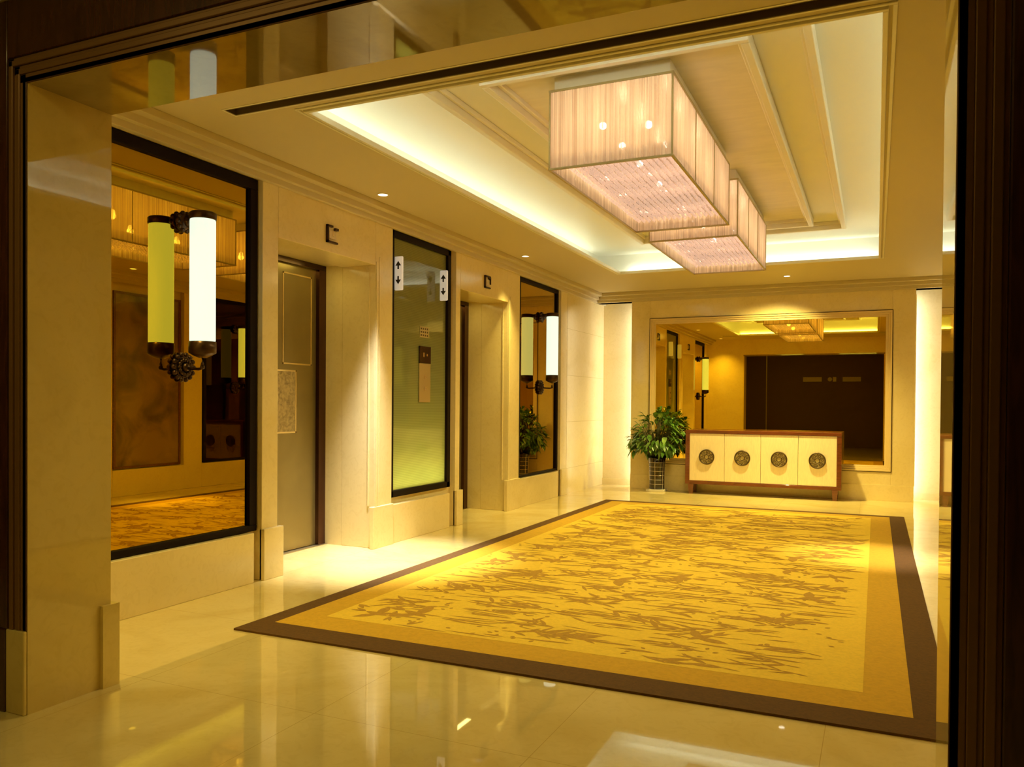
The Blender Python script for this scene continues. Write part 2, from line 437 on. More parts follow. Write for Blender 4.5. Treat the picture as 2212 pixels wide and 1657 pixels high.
b = MB(); b.box(PX0 - .104, PX0 - .001, PY0 - .016, PY0 - .0005, 0, .32); b.box(PX1 + .001, PX1 + .104, PY0 - .016, PY0 - .0005, 0, .32)
struct('trim_5', b, 'reveal', .004)
b = MB(); b.box(NX0, PX0 - .104, PY0 - .02, PY0 - .012, 0, .32); b.box(PX1 + .104, NX1, PY0 - .02, PY0 - .012, 0, .32)
struct('baseboard_front', b, 'darkwood', .004)
# dim room shell
b = MB(); b.box(NX0 - .2, NX1 + .2, NY0 - .2, NY0, 0, NZ); struct('wall_rear', b, 'rearwood')
b = MB(); b.box(NX0 - .2, NX0, NY0, PY1, 0, NZ); struct('wall_rear_left', b, 'darkwood')
b = MB(); b.box(NX1, NX1 + .2, NY0, PY1, 0, NZ); struct('wall_rear_right', b, 'darkwood')
b = MB(); b.box(NX0 - .2, NX1 + .2, NY0 - .2, PY0 + .06, NZ, NZ + .1); struct('ceiling_near', b, 'ceil')

# ------------------------------------------------------------------ lobby ceiling with lit tray
b = MB()
X0, X1, Y0, Y1 = XL - .34, XR + .34, PY0 + .06, YBW + .2
SL = (3.385, 3.475, -3.28, 0.62)       # air slot y0,y1,x0,x1
b.box(X0, TX0, Y0, Y1, CEIL, CEIL + .05) if False else None
# slab pieces around the tray opening and the air slot
b.box(X0, SL[2], SL[0], SL[1], CEIL, CEIL + .02); b.box(SL[3], X1, SL[0], SL[1], CEIL, CEIL + .02)
b.box(X0, X1, Y0, SL[0], CEIL, CEIL + .02); b.box(X0, X1, SL[1], TY0 - .022, CEIL, CEIL + .02)
b.box(X0, TX0 - .022, TY0 - .022, TY1 + .022, CEIL, CEIL + .02); b.box(TX1 + .022, X1, TY0 - .022, TY1 + .022, CEIL, CEIL + .02)
b.box(X0, X1, TY1 + .022, Y1, CEIL, CEIL + .02)
struct('ceiling', b, 'ceil')
g = .42
b = MB()
gf = .095
b.box(TX0 - g - .05, TX1 + g + .05, TY0 - gf - .01, TY1 + g + .05, FIELD, FIELD + .05)
b.box(TX0 - g - .05, TX0 - g, TY0 - gf, TY1 + g, CEIL + .02, FIELD); b.box(TX1 + g, TX1 + g + .05, TY0 - gf, TY1 + g, CEIL + .02, FIELD)
b.box(TX0 - g, TX1 + g, TY0 - gf - .01, TY0 - gf, CEIL + .02, FIELD); b.box(TX0 - g, TX1 + g, TY1 + g, TY1 + g + .05, CEIL + .02, FIELD)
struct('ceiling_tray', b, 'tray')
def ring(b, x0, x1, y0, y1, w, z0, z1):
    b.box(x0, x1, y0, y0 + w, z0, z1); b.box(x0, x1, y1 - w, y1, z0, z1)
    b.box(x0, x0 + w, y0 + w, y1 - w, z0, z1); b.box(x1 - w, x1, y0 + w, y1 - w, z0, z1)
b = MB()   # lip bead of the tray
ring(b, TX0 - .022, TX1 + .022, TY0 - .022, TY1 + .022, .022, CEIL - .014, CEIL + .020)
ring(b, TX0 - .055, TX1 + .055, TY0 - .055, TY1 + .055, .018, CEIL - .008, CEIL)
struct('trim_6', b, 'mould', .003)
b = MB()   # outer moulding frame on the tray field
OX0, OX1, OY0, OY1 = -2.46, -.30, 3.96, 8.97
ring(b, OX0, OX1, OY0, OY1, .045, FIELD - .08, FIELD); ring(b, OX0 + .045, OX1 - .045, OY0 + .045, OY1 - .045, .025, FIELD - .035, FIELD)
struct('trim_7', b, 'mould', .006)
b = MB()
IX0, IX1, IY0, IY1 = -2.10, -.60, 4.14, 8.72
ring(b, IX0, IX1, IY0, IY1, .045, FIELD - .08, FIELD); ring(b, IX0 + .045, IX1 - .045, IY0 + .045, IY1 - .045, .03, FIELD - .035, FIELD)
struct('trim_8', b, 'mould', .006)
b = MB(); b.box(IX0 + .075, IX1 - .075, IY0 + .075, IY1 - .075, FIELD - .006, FIELD); struct('ceiling_tray_panel', b, 'traylow')
# crown steps at the wall heads
b = MB()
for (d, z0) in ((.13, CEIL - .045), (.07, CEIL - .09), (.035, CEIL - .13)):
    b.box(XL, XL + d, PY1, YBW, z0, CEIL); b.box(XR - d, XR, PY1, YBW, z0, CEIL)
    b.box(XL + d, XR - d, YB - d, YB + .16, z0, CEIL)
b.box(XL, XR, YB - .01, YB + .16, 2.67, CEIL)
struct('trim_9', b, 'ceil', .004)
b = MB(); b.box(SL[2], SL[3], SL[0], SL[0] + .004, CEIL, CEIL + .05); b.box(SL[2], SL[3], SL[1] - .004, SL[1], CEIL, CEIL + .05); b.box(SL[2], SL[2] + .004, SL[0], SL[1], CEIL, CEIL + .05); b.box(SL[3] - .004, SL[3], SL[0], SL[1], CEIL, CEIL + .05); b.box(SL[2], SL[3], SL[0], SL[1], CEIL + .045, CEIL + .05)
slot = thing('air_diffuser', 'long narrow dark slot air vent running across the ceiling just inside the portal', 'air vent', (-1.3, 3.43, CEIL))
b.build('slot_liner', 'groove', slot)
b = MB(); b.box(SL[2], SL[3], SL[0] + .040, SL[0] + .046, CEIL + .015, CEIL + .045); b.build('blade', 'groove', slot)
b = MB(); ring(b, SL[2] - .012, SL[3] + .012, SL[0] - .012, SL[1] + .012, .012, CEIL - .003, CEIL); b.build('frame', 'mould', slot)

# cove light tapes (on the hidden shelf of the tray) and niche tapes behind the panel edges
CW = (.95, 1.0, .90)
cove = thing('cove_light', 'continuous pale cove light hidden on the ledge around the raised ceiling tray', 'cove light', (-1.43, 6.5, CEIL + .05))
b = MB(); ring(b, TX0 - .36, TX1 + .36, TY0 - .09, TY1 + .36, .03, CEIL + .021, CEIL + .028); b.build('light_tape', 'led', cove)
for x in (TX0 - .36, TX1 + .36):
    s = 1 if x < -1 else -1
    light('cove_lamp', 'AREA', (x, (TY0 + TY1) / 2, CEIL + .036), 12, CW, cove, shape='RECTANGLE', size=.05, size_y=TY1 - TY0, rot=(0, PI - s * 1.05, 0))
for y in (TY0 - .085, TY1 + .36):
    s = 1 if y < 5 else -1
    light('cove_lamp', 'AREA', ((TX0 + TX1) / 2, y, CEIL + .036), 6.5, CW, cove, shape='RECTANGLE', size=TX1 - TX0, size_y=.05, rot=(PI + s * 1.05, 0, 0))
for nm, x, s, lab in (('niche_light', BX0, -1, 'vertical light strip glowing behind the left edge of the mirrored back panel, by the plant'),
                 ('niche_light', BX1, 1, 'vertical light strip glowing behind the right edge of the mirrored back panel')):
    t = thing(nm, lab, 'light strip', (x - s * .05, YB + .2, 0), 'light strips behind the back panel')
    b = MB(); b.box(x - s * .06, x - s * .03, YB + .165, YB + .18, 0, 2.6); b.build('light_tape', 'led', t)
    light('niche_lamp', 'AREA', (x - s * .08, YB + .27, 1.33), 11, (1, .99, .95), t, shape='RECTANGLE', size=2.55, size_y=.12, rot=(0, PI / 2 if s < 0 else -PI / 2, 0))

# ------------------------------------------------------------------ lift doors
for n, (y0, y1) in enumerate((OP1, OP2)):
    d = bpy.data.objects.new('door_%d' % (n + 1), None); C.objects.link(d); d.location = (DX, (y0 + y1) / 2, 0); d['kind'] = 'structure'
    ym = (y0 + y1) / 2
    yl0, yl1 = y0 + .09, y1 - .09
    for k, (a, c) in enumerate(((yl0, ym - .002), (ym + .002, yl1))):
        b = MB(); b.box(DX - .05, DX, a, c, .01, 2.30); lf = b.build('door_leaf', 'doorm', d)
        b = MB()
        p, q = (a + .06, c - .08) if k == 0 else (a + .08, c - .06)
        for z0, z1 in ((1.50, 2.23),):
            for (u0, u1, v0, v1) in ((p, q, z0, z0 + .012), (p, q, z1 - .012, z1), (p, p + .012, z0, z1), (q - .012, q, z0, z1)):
                b.box(DX, DX + .003, u0, u1, v0, v1)
        p, q = (ym - .25, ym - .004) if k == 0 else (ym + .004, ym + .25)
        for (u0, u1, v0, v1) in ((p, q, .95, .962), (p, q, 1.443, 1.455), ((p, p + .012, .95, 1.455) if k == 0 else (q - .012, q, .95, 1.455))):
            b.box(DX, DX + .003, u0, u1, v0, v1)
        b.build('inlay_line', 'doorline', lf)
        b = MB(); b.box(DX, DX + .002, (ym - .238) if k == 0 else ym + .004, (ym - .004) if k == 0 else ym + .238, .962, 1.443); b.build('etched_panel', 'etch', lf)
    b = MB(); b.box(DX - .05, DX + .035, y0 + .001, yl0, 0, 2.3); b.box(DX - .05, DX + .035, yl1, y1 - .001, 0, 2.3)
    b.build('door_jamb', 'jambm', d)
    b = MB(); b.box(DX - .05, DX + .035, y0 + .001, y1 - .001, 2.30, OPZ + .018); b.build('door_header', 'bronze', d)
    b = MB(); b.box(DX - .05, DX + .06, y0 + .001, y1 - .001, -.002, .004); b.build('door_sill', 'steel', d)
    light('door_recess_lamp', 'AREA', (DX + .28, ym, OPZ + .012), 5, WARM, None, shape='RECTANGLE', size=.3, size_y=.8)
    b = MB(); b.box(DX + .001, XL - .001, y0, y1, OPZ + .001, OPZ + .02); struct('trim_%d' % (10 + n), b, 'wall') if False else b.bm.free()

# number signs above the doors; dark brackets imitate the shadow round a raised box
def door_number(yc, zc, label, variant):
    t = thing('lift_number', label, 'number sign', (XL, yc, zc), 'number signs above the lift doors')
    w, h, s = .066, .066, .014; x0, x1 = XL - .001, XL + .02
    b = MB()
    b.box(x0, x1, yc - w, yc - w + s, zc - h, zc + h)
    b.box(x0, x1, yc - w, yc + w - .008, zc - h, zc - h + s)
    b.box(x0, x1, yc - w, yc + (.0 if variant == 0 else .06), zc + h - s, zc + h)
    b.box(x0, x1, yc + .028, yc + w, zc + h - .030, zc + h - .012)
    if variant: b.box(x0, x1, yc + w - s, yc + w, zc - .02, zc + h - .012)
    b.build('bracket', 'bronze', t)  # dark strips in place of the shadow round the raised box
    b = MB(); b.box(x0, x0 + .012, yc - w + .03, yc + w - .02, zc - h + .034, zc + h - .04); b.build('plate', 'steel', t)
    b = MB(); b.box(x0 + .012, x0 + .014, yc + .004, yc + .012, zc - .015, zc + .022); b.build('stroke', 'doorline', t)
door_number(4.955, 2.457, 'small number sign above the nearer lift opening, its box shadow drawn as a dark bracket', 0)
door_number(7.604, 2.473, 'small number sign above the farther lift opening, its box shadow drawn as a closed dark bracket', 1)

# ------------------------------------------------------------------ framed wall mirrors
def wall_mirror(yc0, yc1, z0, z1, xw, s, label, fw=.055, group='amber mirrors', glass='mirror'):
    t = thing('wall_mirror', label, 'mirror', (xw, (yc0 + yc1) / 2, z0), group)
    b = MB(); b.box(xw, xw - s * .012, yc0 + .01, yc1 - .01, z0 + .01, z1 - .01); b.build('mirror_glass', glass, t)
    b = MB()
    for (u0, u1, v0, v1) in ((yc0, yc1, z0, z0 + fw * .6), (yc0, yc1, z1 - fw, z1), (yc0, yc0 + fw, z0 + fw * .6, z1 - fw), (yc1 - fw, yc1, z0 + fw * .6, z1 - fw)):
        b.box(xw, xw - s * .035, u0, u1, v0, v1)
    b.build('frame', 'blackframe', t, .004)
    return t
wall_mirror(2.96, 4.205, .335, 2.675, XREC, -1, 'tall amber mirror in a black frame, nearest on the left wall, behind the large sconce', .068)
wall_mirror(8.53, 9.795, .335, 2.675, XREC, -1, 'narrow-looking amber mirror in a dark frame between the farther lift and the lit corner', .045)
wall_mirror(8.53, 9.795, .335, 2.675, XR + .068, 1, 'amber mirror on the right wall, its dim double reflection put into a darker tint, seen only reflected in the nearest left mirror', glass='mirrord')

# etched art panels on right wall (seen reflected)
def art_panel(y0, y1, label):
    t = thing('art_panel', label, 'wall panel', (XR + .068, (y0 + y1) / 2, .34), 'etched panels on the right wall')
    b = MB(); b.box(XR + .068, XR + .05, y0 + .03, y1 - .03, .37, 2.54); b.build('panel', 'art', t)
    b = MB(); 
    for (u0, u1, v0, v1) in ((y0, y1, .34, .37), (y0, y1, 2.54, 2.57), (y0, y0 + .03, .37, 2.54), (y1 - .03, y1, .37, 2.54)): b.box(XR + .068, XR + .04, u0, u1, v0, v1)
    b.build('frame', 'redwood', t)
    return t
art_panel(7.07, 8.13, 'brown etched glass picture panel on the right wall, seen in the nearest left mirror')

# ------------------------------------------------------------------ wall sconces
def sconce(xm, yc, label):
    t = thing('wall_sconce', label, 'sconce', (xm, yc, 1.40), 'tubular sconces on the amber mirrors')
    xt = xm + .168
    b = MB(); b.lathe(xt, yc, [(.070, 1.546), (.073, 1.56), (.073, 2.262), (.070, 2.272)], 32); b.build('glass_tube', 'tube', t)
    b = MB(); b.lathe(xt, yc, [(.074, 2.268), (.078, 2.272), (.078, 2.305), (.070, 2.312)], 32); b.build('top_cap', 'bronze', t)
    b = MB(); b.lathe(xt, yc, [(.020, 1.455), (.05, 1.468), (.078, 1.485), (.078, 1.55), (.074, 1.552)], 32); b.build('bottom_cap', 'bronze', t)
    b = MB(); b.tube([(xm + .045, yc, 2.288), (xt - .06, yc, 2.288)], .022); b.tube([(xm, yc, 2.268), (xm + .02, yc, 2.268), (xm + .055, yc, 2.268)], [.055, .062, .030], 20)
    for k in range(10):
        a = 2 * PI * k / 10; b.sphere((xm + .025, yc + .052 * math.cos(a), 2.268 + .052 * math.sin(a)), .016)
    b.sphere((xm + .05, yc, 2.268), .034); b.build('top_bracket', 'bronze', t)
    b = MB(); zc = 1.402
    b.tube([(xm, yc, zc), (xm + .018, yc, zc)], [.075, .068], 24)
    for k in range(14):
        a = 2 * PI * k / 14
        b.sphere((xm + .018, yc + .075 * math.cos(a), zc + .075 * math.sin(a)), .016)
        b.sphere((xm + .03, yc + .042 * math.cos(a), zc + .042 * math.sin(a)), .013)
    b.torus((xm + .02, yc, zc), .06, .008, 'x'); b.sphere((xm + .035, yc, zc), .028)
    b.build('rosette', 'bronze', t)
    b = MB(); b.tube([(xm + .03, yc, zc - .005), (xt - .03, yc, zc - .012), (xt - .008, yc, zc - .008), (xt, yc, zc + .02), (xt, yc, 1.462)], .009)
    b.sphere((xt, yc, zc + .0), .014); b.build('arm', 'bronze', t)
    return t
XM = XREC + .012
s1 = sconce(XM, 3.58, 'large glowing white tube sconce on the nearest left mirror, between black-bronze caps')
s3 = copy_tree(s1, 'small distant white tube sconce on the far left mirror, next to the lit corner'); s3.location = (XM, 9.21, 1.40)
s4 = copy_tree(s1, 'tube sconce on the right wall mirror, seen only as a reflection'); s4.location = (XR + .056, 9.16, 1.40); s4.rotation_euler = (0, 0, PI)

# ------------------------------------------------------------------ green glass panel with signs
t = thing('glass_panel', 'tall frosted green ribbed glass panel in a black frame between the two lifts', 'glass panel', (XREC, 6.34, .36))
y0, y1, z0, z1 = 5.84, 6.88, .385, 2.675
b = MB(); b.box(XREC + .004, XREC + .012, y0 + .02, y1 - .02, z0 + .02, z1 - .02); b.build('glass_pane', 'green', t)
b = MB()
for (u0, u1, v0, v1) in ((y0, y1, z0, z0 + .055), (y0, y1, z1 - .055, z1), (y0, y0 + .03, z0, z1), (y1 - .06, y1, z0, z1)):
    b.box(XREC, XREC + .04, u0, u1, v0, v1)
b.build('frame', 'blackframe', t, .003)
b = MB(); b.box(XREC - .02, XREC - .04, 5.9, 6.8, .43, .44); b.build('light_tape', 'led', t)
light('panel_lamp', 'AREA', (XREC - .12, 6.35, .43), 13, (.95, 1, .72), t, shape='RECTANGLE', size=.08, size_y=.9, rot=(0, PI, 0))

def lantern(y, z0, z1, label, arrow):
    t = thing('lift_lantern', label, 'sign', (XREC + .04, y, z0), 'lift direction signs on the green panel')
    xa, xb_ = XREC + .0405, XL + .055
    b = MB(); b.box(xa, xb_, y - .012, y + .012, z0, z1); b.build('sign_plate', 'signw', t, .01)
    xm_ = (xa + xb_) / 2; yf = y - .0125
    for k, zc in enumerate((z1 - .075, z0 + .085)):
        up = 1 if k == 0 else -1
        b = MB()
        b.poly([(xm_ - .028, yf, zc - up * .005), (xm_ + .028, yf, zc - up * .005), (xm_, yf, zc + up * .035)])
        b.poly([(xm_ - .008, yf, zc - up * .035), (xm_ + .008, yf, zc - up * .035), (xm_ + .008, yf, zc - up * .005), (xm_ - .008, yf, zc - up * .005)])
        b.build('up_arrow' if k == 0 else 'down_arrow', 'ink', t)
    return t
lantern(5.875, 2.16, 2.45, 'white arrow sign at the left edge of the green glass panel', 1)
lantern(6.66, 2.165, 2.45, 'white arrow sign at the right edge of the green glass panel', 1)

t = thing('call_panel', 'dark call screen over a slim brass button plate on the green glass', 'control panel', (XREC + .012, 6.42, 1.2))
b = MB(); b.box(XREC + .0128, XREC + .024, 6.32, 6.52, 1.205, 1.56); b.build('face_plate', 'steel', t, .003)
b = MB(); b.box(XREC + .0128, XREC + .028, 6.32, 6.52, 1.56, 1.72); b.build('screen', 'screen', t, .003)
for p in ((6.38, 6.40, 1.62, 1.66), (6.44, 6.46, 1.63, 1.65)):
    b = MB(); b.box(XREC + .028, XREC + .029, *p); b.build('display_digit', 'champ', t)
for zc in (1.44, 1.33):
    b = MB(); b.tube([(XREC + .024, 6.42, zc), (XREC + .03, 6.42, zc)], .017, 16); b.build('button', 'signw' if False else 'champ', t)
t = thing('notice_plate', 'faint small engraved plate above the call screen on the green glass', 'plate', (XREC + .012, 6.42, 1.80))
b = MB(); b.box(XREC + .0128, XREC + .015, 6.34, 6.50, 1.80, 1.90); b.build('plate', 'medal', t)
b = MB()
for r in range(3):
    for c in range(4): b.box(XREC + .015, XREC + .0155, 6.355 + .036 * c, 6.375 + .036 * c, 1.812 + .03 * r, 1.828 + .03 * r)
b.build('engraving', 'medald', t)

# ------------------------------------------------------------------ downlights
def downlight(x, y, label, power, size=1.25, blend=.8, tgt=None, col=WARM, z=CEIL, r=.035, group='recessed ceiling downlights'):
    t = thing('downlight', label, 'downlight', (x, y, z), group)
    b = MB(); b.torus((x, y, z - .001), r + .008, .006, 'z', 24, 6); b.build('trim_ring', 'mould', t)
    b = MB(); b.lathe(x, y, [(r, z - .004), (r, z - .001)], 20, False); b.build('lens', 'lampin', t)
    l = light('downlight_lamp', 'SPOT', (x, y, z - .012), power, col, t, spot_size=size, spot_blend=blend, shadow_soft_size=.05)
    if tgt:
        d = Vector(tgt) - Vector((x, y, z)); l.rotation_euler = d.to_track_quat('-Z', 'Y').to_euler()
    return t
downlight(-3.42, 2.80, 'added unseen downlight behind the portal head, brightening the wall by the nearest mirror', 110, 1.9, 1)  # added out of view to brighten the wainscot and floor here
downlight(-3.473, 5.238, 'bright recessed downlight in the ceiling before the nearer lift', 900, 0.85, 1, None, (1, .96, .95))
downlight(-3.481, 8.016, 'faint recessed downlight in the ceiling before the farther lift', 190, 1.3, 1)
downlight(0.62, 7.0, 'recessed downlight in the right ceiling strip level with the carpet middle', 420, .55, 1, (-.02, 7.0, 0), (1, .86, .74))
downlight(-1.02, 10.45, 'recessed downlight in the ceiling above the sideboard', 650, 2.1, 1, (-1.35, 11.0, .7))

# ------------------------------------------------------------------ chandeliers
def chandelier(x0, x1, y0, y1, z0, z1, label):
    t = thing('box_chandelier', label, 'chandelier', ((x0 + x1) / 2, (y0 + y1) / 2, z1), 'crystal box chandeliers')
    b = MB(); b.box(x0 + .02, x1 - .02, y0 + .02, y1 - .02, z1 + .004, FIELD - .006); b.build('canopy', 'traylow', t)
    b = MB(); b.box(x0 - .004, x1 + .004, y0 - .004, y1 + .004, z1, z1 + .005); b.build('top_plate', 'champ', t)
    # four shade walls
    th = .004
    for (a0, a1, c0, c1) in ((x0, x1, y0, y0 + th), (x0, x1, y1 - th, y1), (x0, x0 + th, y0 + th, y1 - th), (x1 - th, x1, y0 + th, y1 - th)):
        b = MB(); b.box(a0, a1, c0, c1, z0, z1); b.build('shade_panel', 'shade', t)
    # thin metal edges and seams
    b = MB(); e = .006
    for z in (z0, z1):
        ring(b, x0 - e, x1 + e, y0 - e, y1 + e, 2 * e, z - e, z + e)
    for x in (x0, x1):
        for y in (y0, y1): b.box(x - e * .8, x + e * .8, y - e * .8, y + e * .8, z0, z1)
    b.build('frame', 'champ' if False else 'medal', t)
    for k in range(1, 3):
        y = y0 + (y1 - y0) * k / 3
        for x in (x0, x1):
            b = MB(); b.box(x - .005, x + .005, y - .002, y + .002, z0, z1); b.build('seam', 'medal', t)
    # recessed crystal ceiling
    zc = z0 + .075
    b = MB(); b.box(x0 + .07, x1 - .07, y0 + .07, y1 - .07, zc + .02, zc + .022); b.build('diffuser', 'diffuser', t)
    b = MB(); dx = .040; dy = .044
    nx = int((x1 - x0 - .05) / dx); ny = int((y1 - y0 - .05) / dy)
    ox = x0 + ((x1 - x0) - nx * dx) / 2; oy = y0 + ((y1 - y0) - ny * dy) / 2
    for i in range(nx + 1):
        for j in range(ny + 1):
            cx, cy = ox + i * dx, oy + j * dy; r = .015; zz = zc + random.uniform(-.004, .004)
            top = b.bm.verts.new((cx, cy, zz + .018)); bot = b.bm.verts.new((cx, cy, zz - .018))
            m4 = [b.bm.verts.new((cx + r * math.cos(a), cy + r * math.sin(a), zz)) for a in (0, PI / 2, PI, 3 * PI / 2)]
            for q in range(4):
                b.bm.faces.new((m4[q], m4[(q + 1) % 4], top)); b.bm.faces.new((m4[(q + 1) % 4], m4[q], bot))
    b.build('crystal_grid', 'crystal', t, kind='stuff')
    # bulbs
    n = 0
    for y in (y0 + .22, y0 + .62, (y0 + y1) / 2 + .12, y1 - .25):
        for x in (x0 + .25, x1 - .19):
            zz = z1 - .16 - (.03 if n % 2 else 0)
            b = MB(); b.sphere((x, y, zz), .022); b.build('bulb', 'bulb', t)
            light('chandelier_lamp', 'POINT', (x, y, zz - .035), 2.0, (1, .83, .62), t, shadow_soft_size=.03)
            n += 1
    for y in (y0 + .5, y1 - .5):
        light('chandelier_spot', 'SPOT', ((x0 + x1) / 2, y, zc - .035), 56, (1, .85, .34), t, spot_size=3.0, spot_blend=1.0, shadow_soft_size=.03)
    return t
chandelier(-1.745, -1.028, 4.36, 6.20, 2.56, 3.01, 'nearer large rectangular pleated chandelier with crystal underside')
chandelier(-1.745, -1.028, 6.62, 8.42, 2.56, 3.01, 'farther rectangular pleated chandelier, partly hidden behind the nearer one')

# ------------------------------------------------------------------ carpet
RX0, RX1, RY0, RY1 = -3.058, 0.289, 3.236, 9.632
b = MB()
b.mi = 0; b.box(RX0, RX1, RY0, RY1, 0, .010)
def flat(b, x0, x1, y0, y1, z): b.poly([(x0, y0, z), (x1, y0, z), (x1, y1, z), (x0, y1, z)])
b.mi = 1; flat(b, RX0 + .115, RX1 - .145, RY0 + .185, RY1 - .12, .0106)
GX0, GX1, GY0, GY1 = RX0 + .29, RX1 - .325, RY0 + .40, RY1 - .28
b.mi = 2; flat(b, GX0, GX1, GY0, GY1, .0112)
b.mi = 3
Z = .0118
def leaf2(x, y, ang, L, W):
    global Z
    pts = []
    for i in range(7):
        t_ = i / 6; w = W * math.sin(PI * t_) ** .8 * (1 - .35 * t_)
        pts.append((t_ * L, w))
    loop = [(px, w) for px, w in pts] + [(px, -w) for px, w in reversed(pts[1:-1])]
    ca, sa = math.cos(ang), math.sin(ang)
    P = [(x + px * ca - w * sa, y + px * sa + w * ca) for px, w in loop]
    if any(not (GX0 < p[0] < GX1 and GY0 < p[1] < GY1) for p in P): return
    Z += .0000004
    b.poly([(p[0], p[1], Z) for p in P])
rr = random.Random(11)
def spray(x, y, a0, n, L):
    """a curved brush-painted bough with pointed leaves"""
    px, py, a = x, y, a0
    for i in range(n):
        st = L * .22; nx_, ny_ = px + st * math.cos(a), py + st * math.sin(a)
        leaf2(px, py, a, st * 1.25, .008)
        for sgn in (-1, 1):
            if rr.random() < .75:
                leaf2(nx_, ny_, a + sgn * rr.uniform(.25, .8), L * rr.uniform(.30, .55), L * rr.uniform(.035, .06))
        px, py = nx_, ny_; a += rr.uniform(-.22, .22)
def bird(x, y, a, s):
    leaf2(x, y, a, s * .5, s * .09); leaf2(x + s * .3 * math.cos(a), y + s * .3 * math.sin(a), a + 2.0, s * .5, s * .11)
    leaf2(x + s * .3 * math.cos(a), y + s * .3 * math.sin(a), a - 2.1, s * .45, s * .10)
    leaf2(x, y, a + PI - .2, s * .3, s * .05); leaf2(x, y, a + PI + .25, s * .3, s * .05)
y = GY0 + .12
row = 0
while y < GY1 - .1:
    x = GX0 + rr.uniform(0, .3)
    while x < GX1 - .15:
        c = rr.random()
        if c < .46: spray(x, y + rr.uniform(-.08, .08), rr.choice((0, PI)) + rr.uniform(-.45, .45), rr.randint(2, 5), rr.uniform(.22, .40))
        elif c < .56: bird(x, y + rr.uniform(-.08, .08), rr.uniform(-PI, PI), rr.uniform(.25, .42))
        else:
            for k in range(rr.randint(3, 6)): leaf2(x + rr.uniform(-.1, .2), y + rr.uniform(-.13, .13), rr.choice((0, PI)) + rr.uniform(-.15, .15), rr.uniform(.12, .34), rr.uniform(.007, .014))
        if rr.random() < .5:
            for k in range(3): leaf2(x + rr.uniform(-.1, .1), y + rr.uniform(-.1, .1), rr.uniform(0, 3), .035, .012)
        x += rr.uniform(.16, .33)
    y += .15; row += 1
rug = b.build('carpet', ['rug_b', 'rug_g', 'rug_f', 'rug_p'])
tag(rug, 'large gold carpet with brushwork leaves and birds and a dark brown border', 'carpet')

# ------------------------------------------------------------------ sideboard
t = thing('sideboard', 'low sideboard with four cream doors in a red-brown frame under the back mirror', 'sideboard', (-1.365, 11.03, 0))
X0, X1, Y0, Y1, Z0, Z1 = -2.345, -.385, 10.885, 11.19, .135, .862
b = MB()
b.box(X0, X1, Y0, Y1, Z1 - .045, Z1); b.box(X0, X1, Y0, Y1, Z0, Z0 + .045)
b.box(X0, X0 + .055, Y0, Y1, Z0 + .045, Z1 - .045); b.box(X1 - .055, X1, Y0, Y1, Z0 + .045, Z1 - .045)
b.box(X0 + .055, X1 - .055, Y1 - .015, Y1, Z0 + .045, Z1 - .045)
b.build('body', 'redwood', t, .004)
w = (X1 - X0 - .11) / 4
for k in range(4):
    a = X0 + .055 + k * w
    b = MB(); b.box(a + .002, a + w - .002, Y0 + .008, Y0 + .03, Z0 + .047, Z1 - .047)
    dr = b.build('door', 'cream', t, .002)
    cx, cz = a + w / 2, (Z0 + Z1) / 2 + .005
    b = MB(); b.tube([(cx, Y0 + .008, cz), (cx, Y0 - .002, cz)], .095, 32)
    b.mi = 1
    b.torus((cx, Y0 - .004, cz), .094, .009, 'y', 32); b.torus((cx, Y0 - .004, cz), .03, .005, 'y', 20)
    for q in range(6):
        an = q * PI / 3 + .3
        b.tube([(cx + .03 * math.cos(an), Y0 - .004, cz + .03 * math.sin(an)), (cx + .058 * math.cos(an + .35), Y0 - .005, cz + .058 * math.sin(an + .35)), (cx + .09 * math.cos(an + .1), Y0 - .004, cz + .09 * math.sin(an + .1))], .005, 6)
        b.torus((cx + .062 * math.cos(an - .2), Y0 - .004, cz + .062 * math.sin(an - .2)), .014, .004, 'y', 12)
    b.build('medallion', ['medal', 'medald'], dr)
for x, y in ((X0 + .075, Y0 + .035), (X1 - .075, Y0 + .035), (X0 + .075, Y1 - .045), (X1 - .075, Y1 - .045)):
    b = MB(); r0, r1 = .032, .040
    v = [b.bm.verts.new((x + sx * r, y + sy * r, z)) for z, r in ((0, .026), (Z0, .036)) for sx, sy in ((-1, -1), (1, -1), (1, 1), (-1, 1))]
    for f in ((0, 1, 2, 3), (4, 5, 6, 7), (0, 1, 5, 4), (1, 2, 6, 5), (2, 3, 7, 6), (3, 0, 4, 7)): b.bm.faces.new([v[i] for i in f])
    b.build('leg', 'redwood', t, .003)

# ------------------------------------------------------------------ vase with plant
VX, VY = -2.765, 11.02
t = thing('potted_plant', 'bushy green leafy plant in a tall black vase with silver lines, left of the sideboard', 'plant', (VX, VY, 0))
b = MB(); b.box(VX - .125, VX + .125, VY - .125, VY + .125, 0, .03); b.build('glare_slab', 'plinth', t, .004)  # pale slab imitates the light glare on the floor below the vase
b = MB(); b.lathe(VX, VY, [(.100, .03), (.104, .04), (.106, .20), (.113, .38), (.120, .46), (.116, .465), (.108, .46), (.100, .40)], 32); vs = b.build('vase', 'vase', t)
b = MB()
for z in (.10, .16, .22, .28, .34, .40): b.torus((VX, VY, z), .1045 + (z - .04) * .026 + max(0, z - .2) * .02, .003, 'z', 32, 6)
for k in range(6):
    an = -PI / 2 + k * PI / 3
    b.tube([(VX + r_ * math.cos(an), VY + r_ * math.sin(an), z) for r_, z in ((.105, .035), (.1075, .20), (.115, .38), (.120, .45))], .003, 6)
b.build('silver_grid', 'silver', vs)
b = MB(); b.lathe(VX, VY, [(.10, .42), (.10, .44)], 24); b.build('soil', 'soil', t)
rp = random.Random(5)
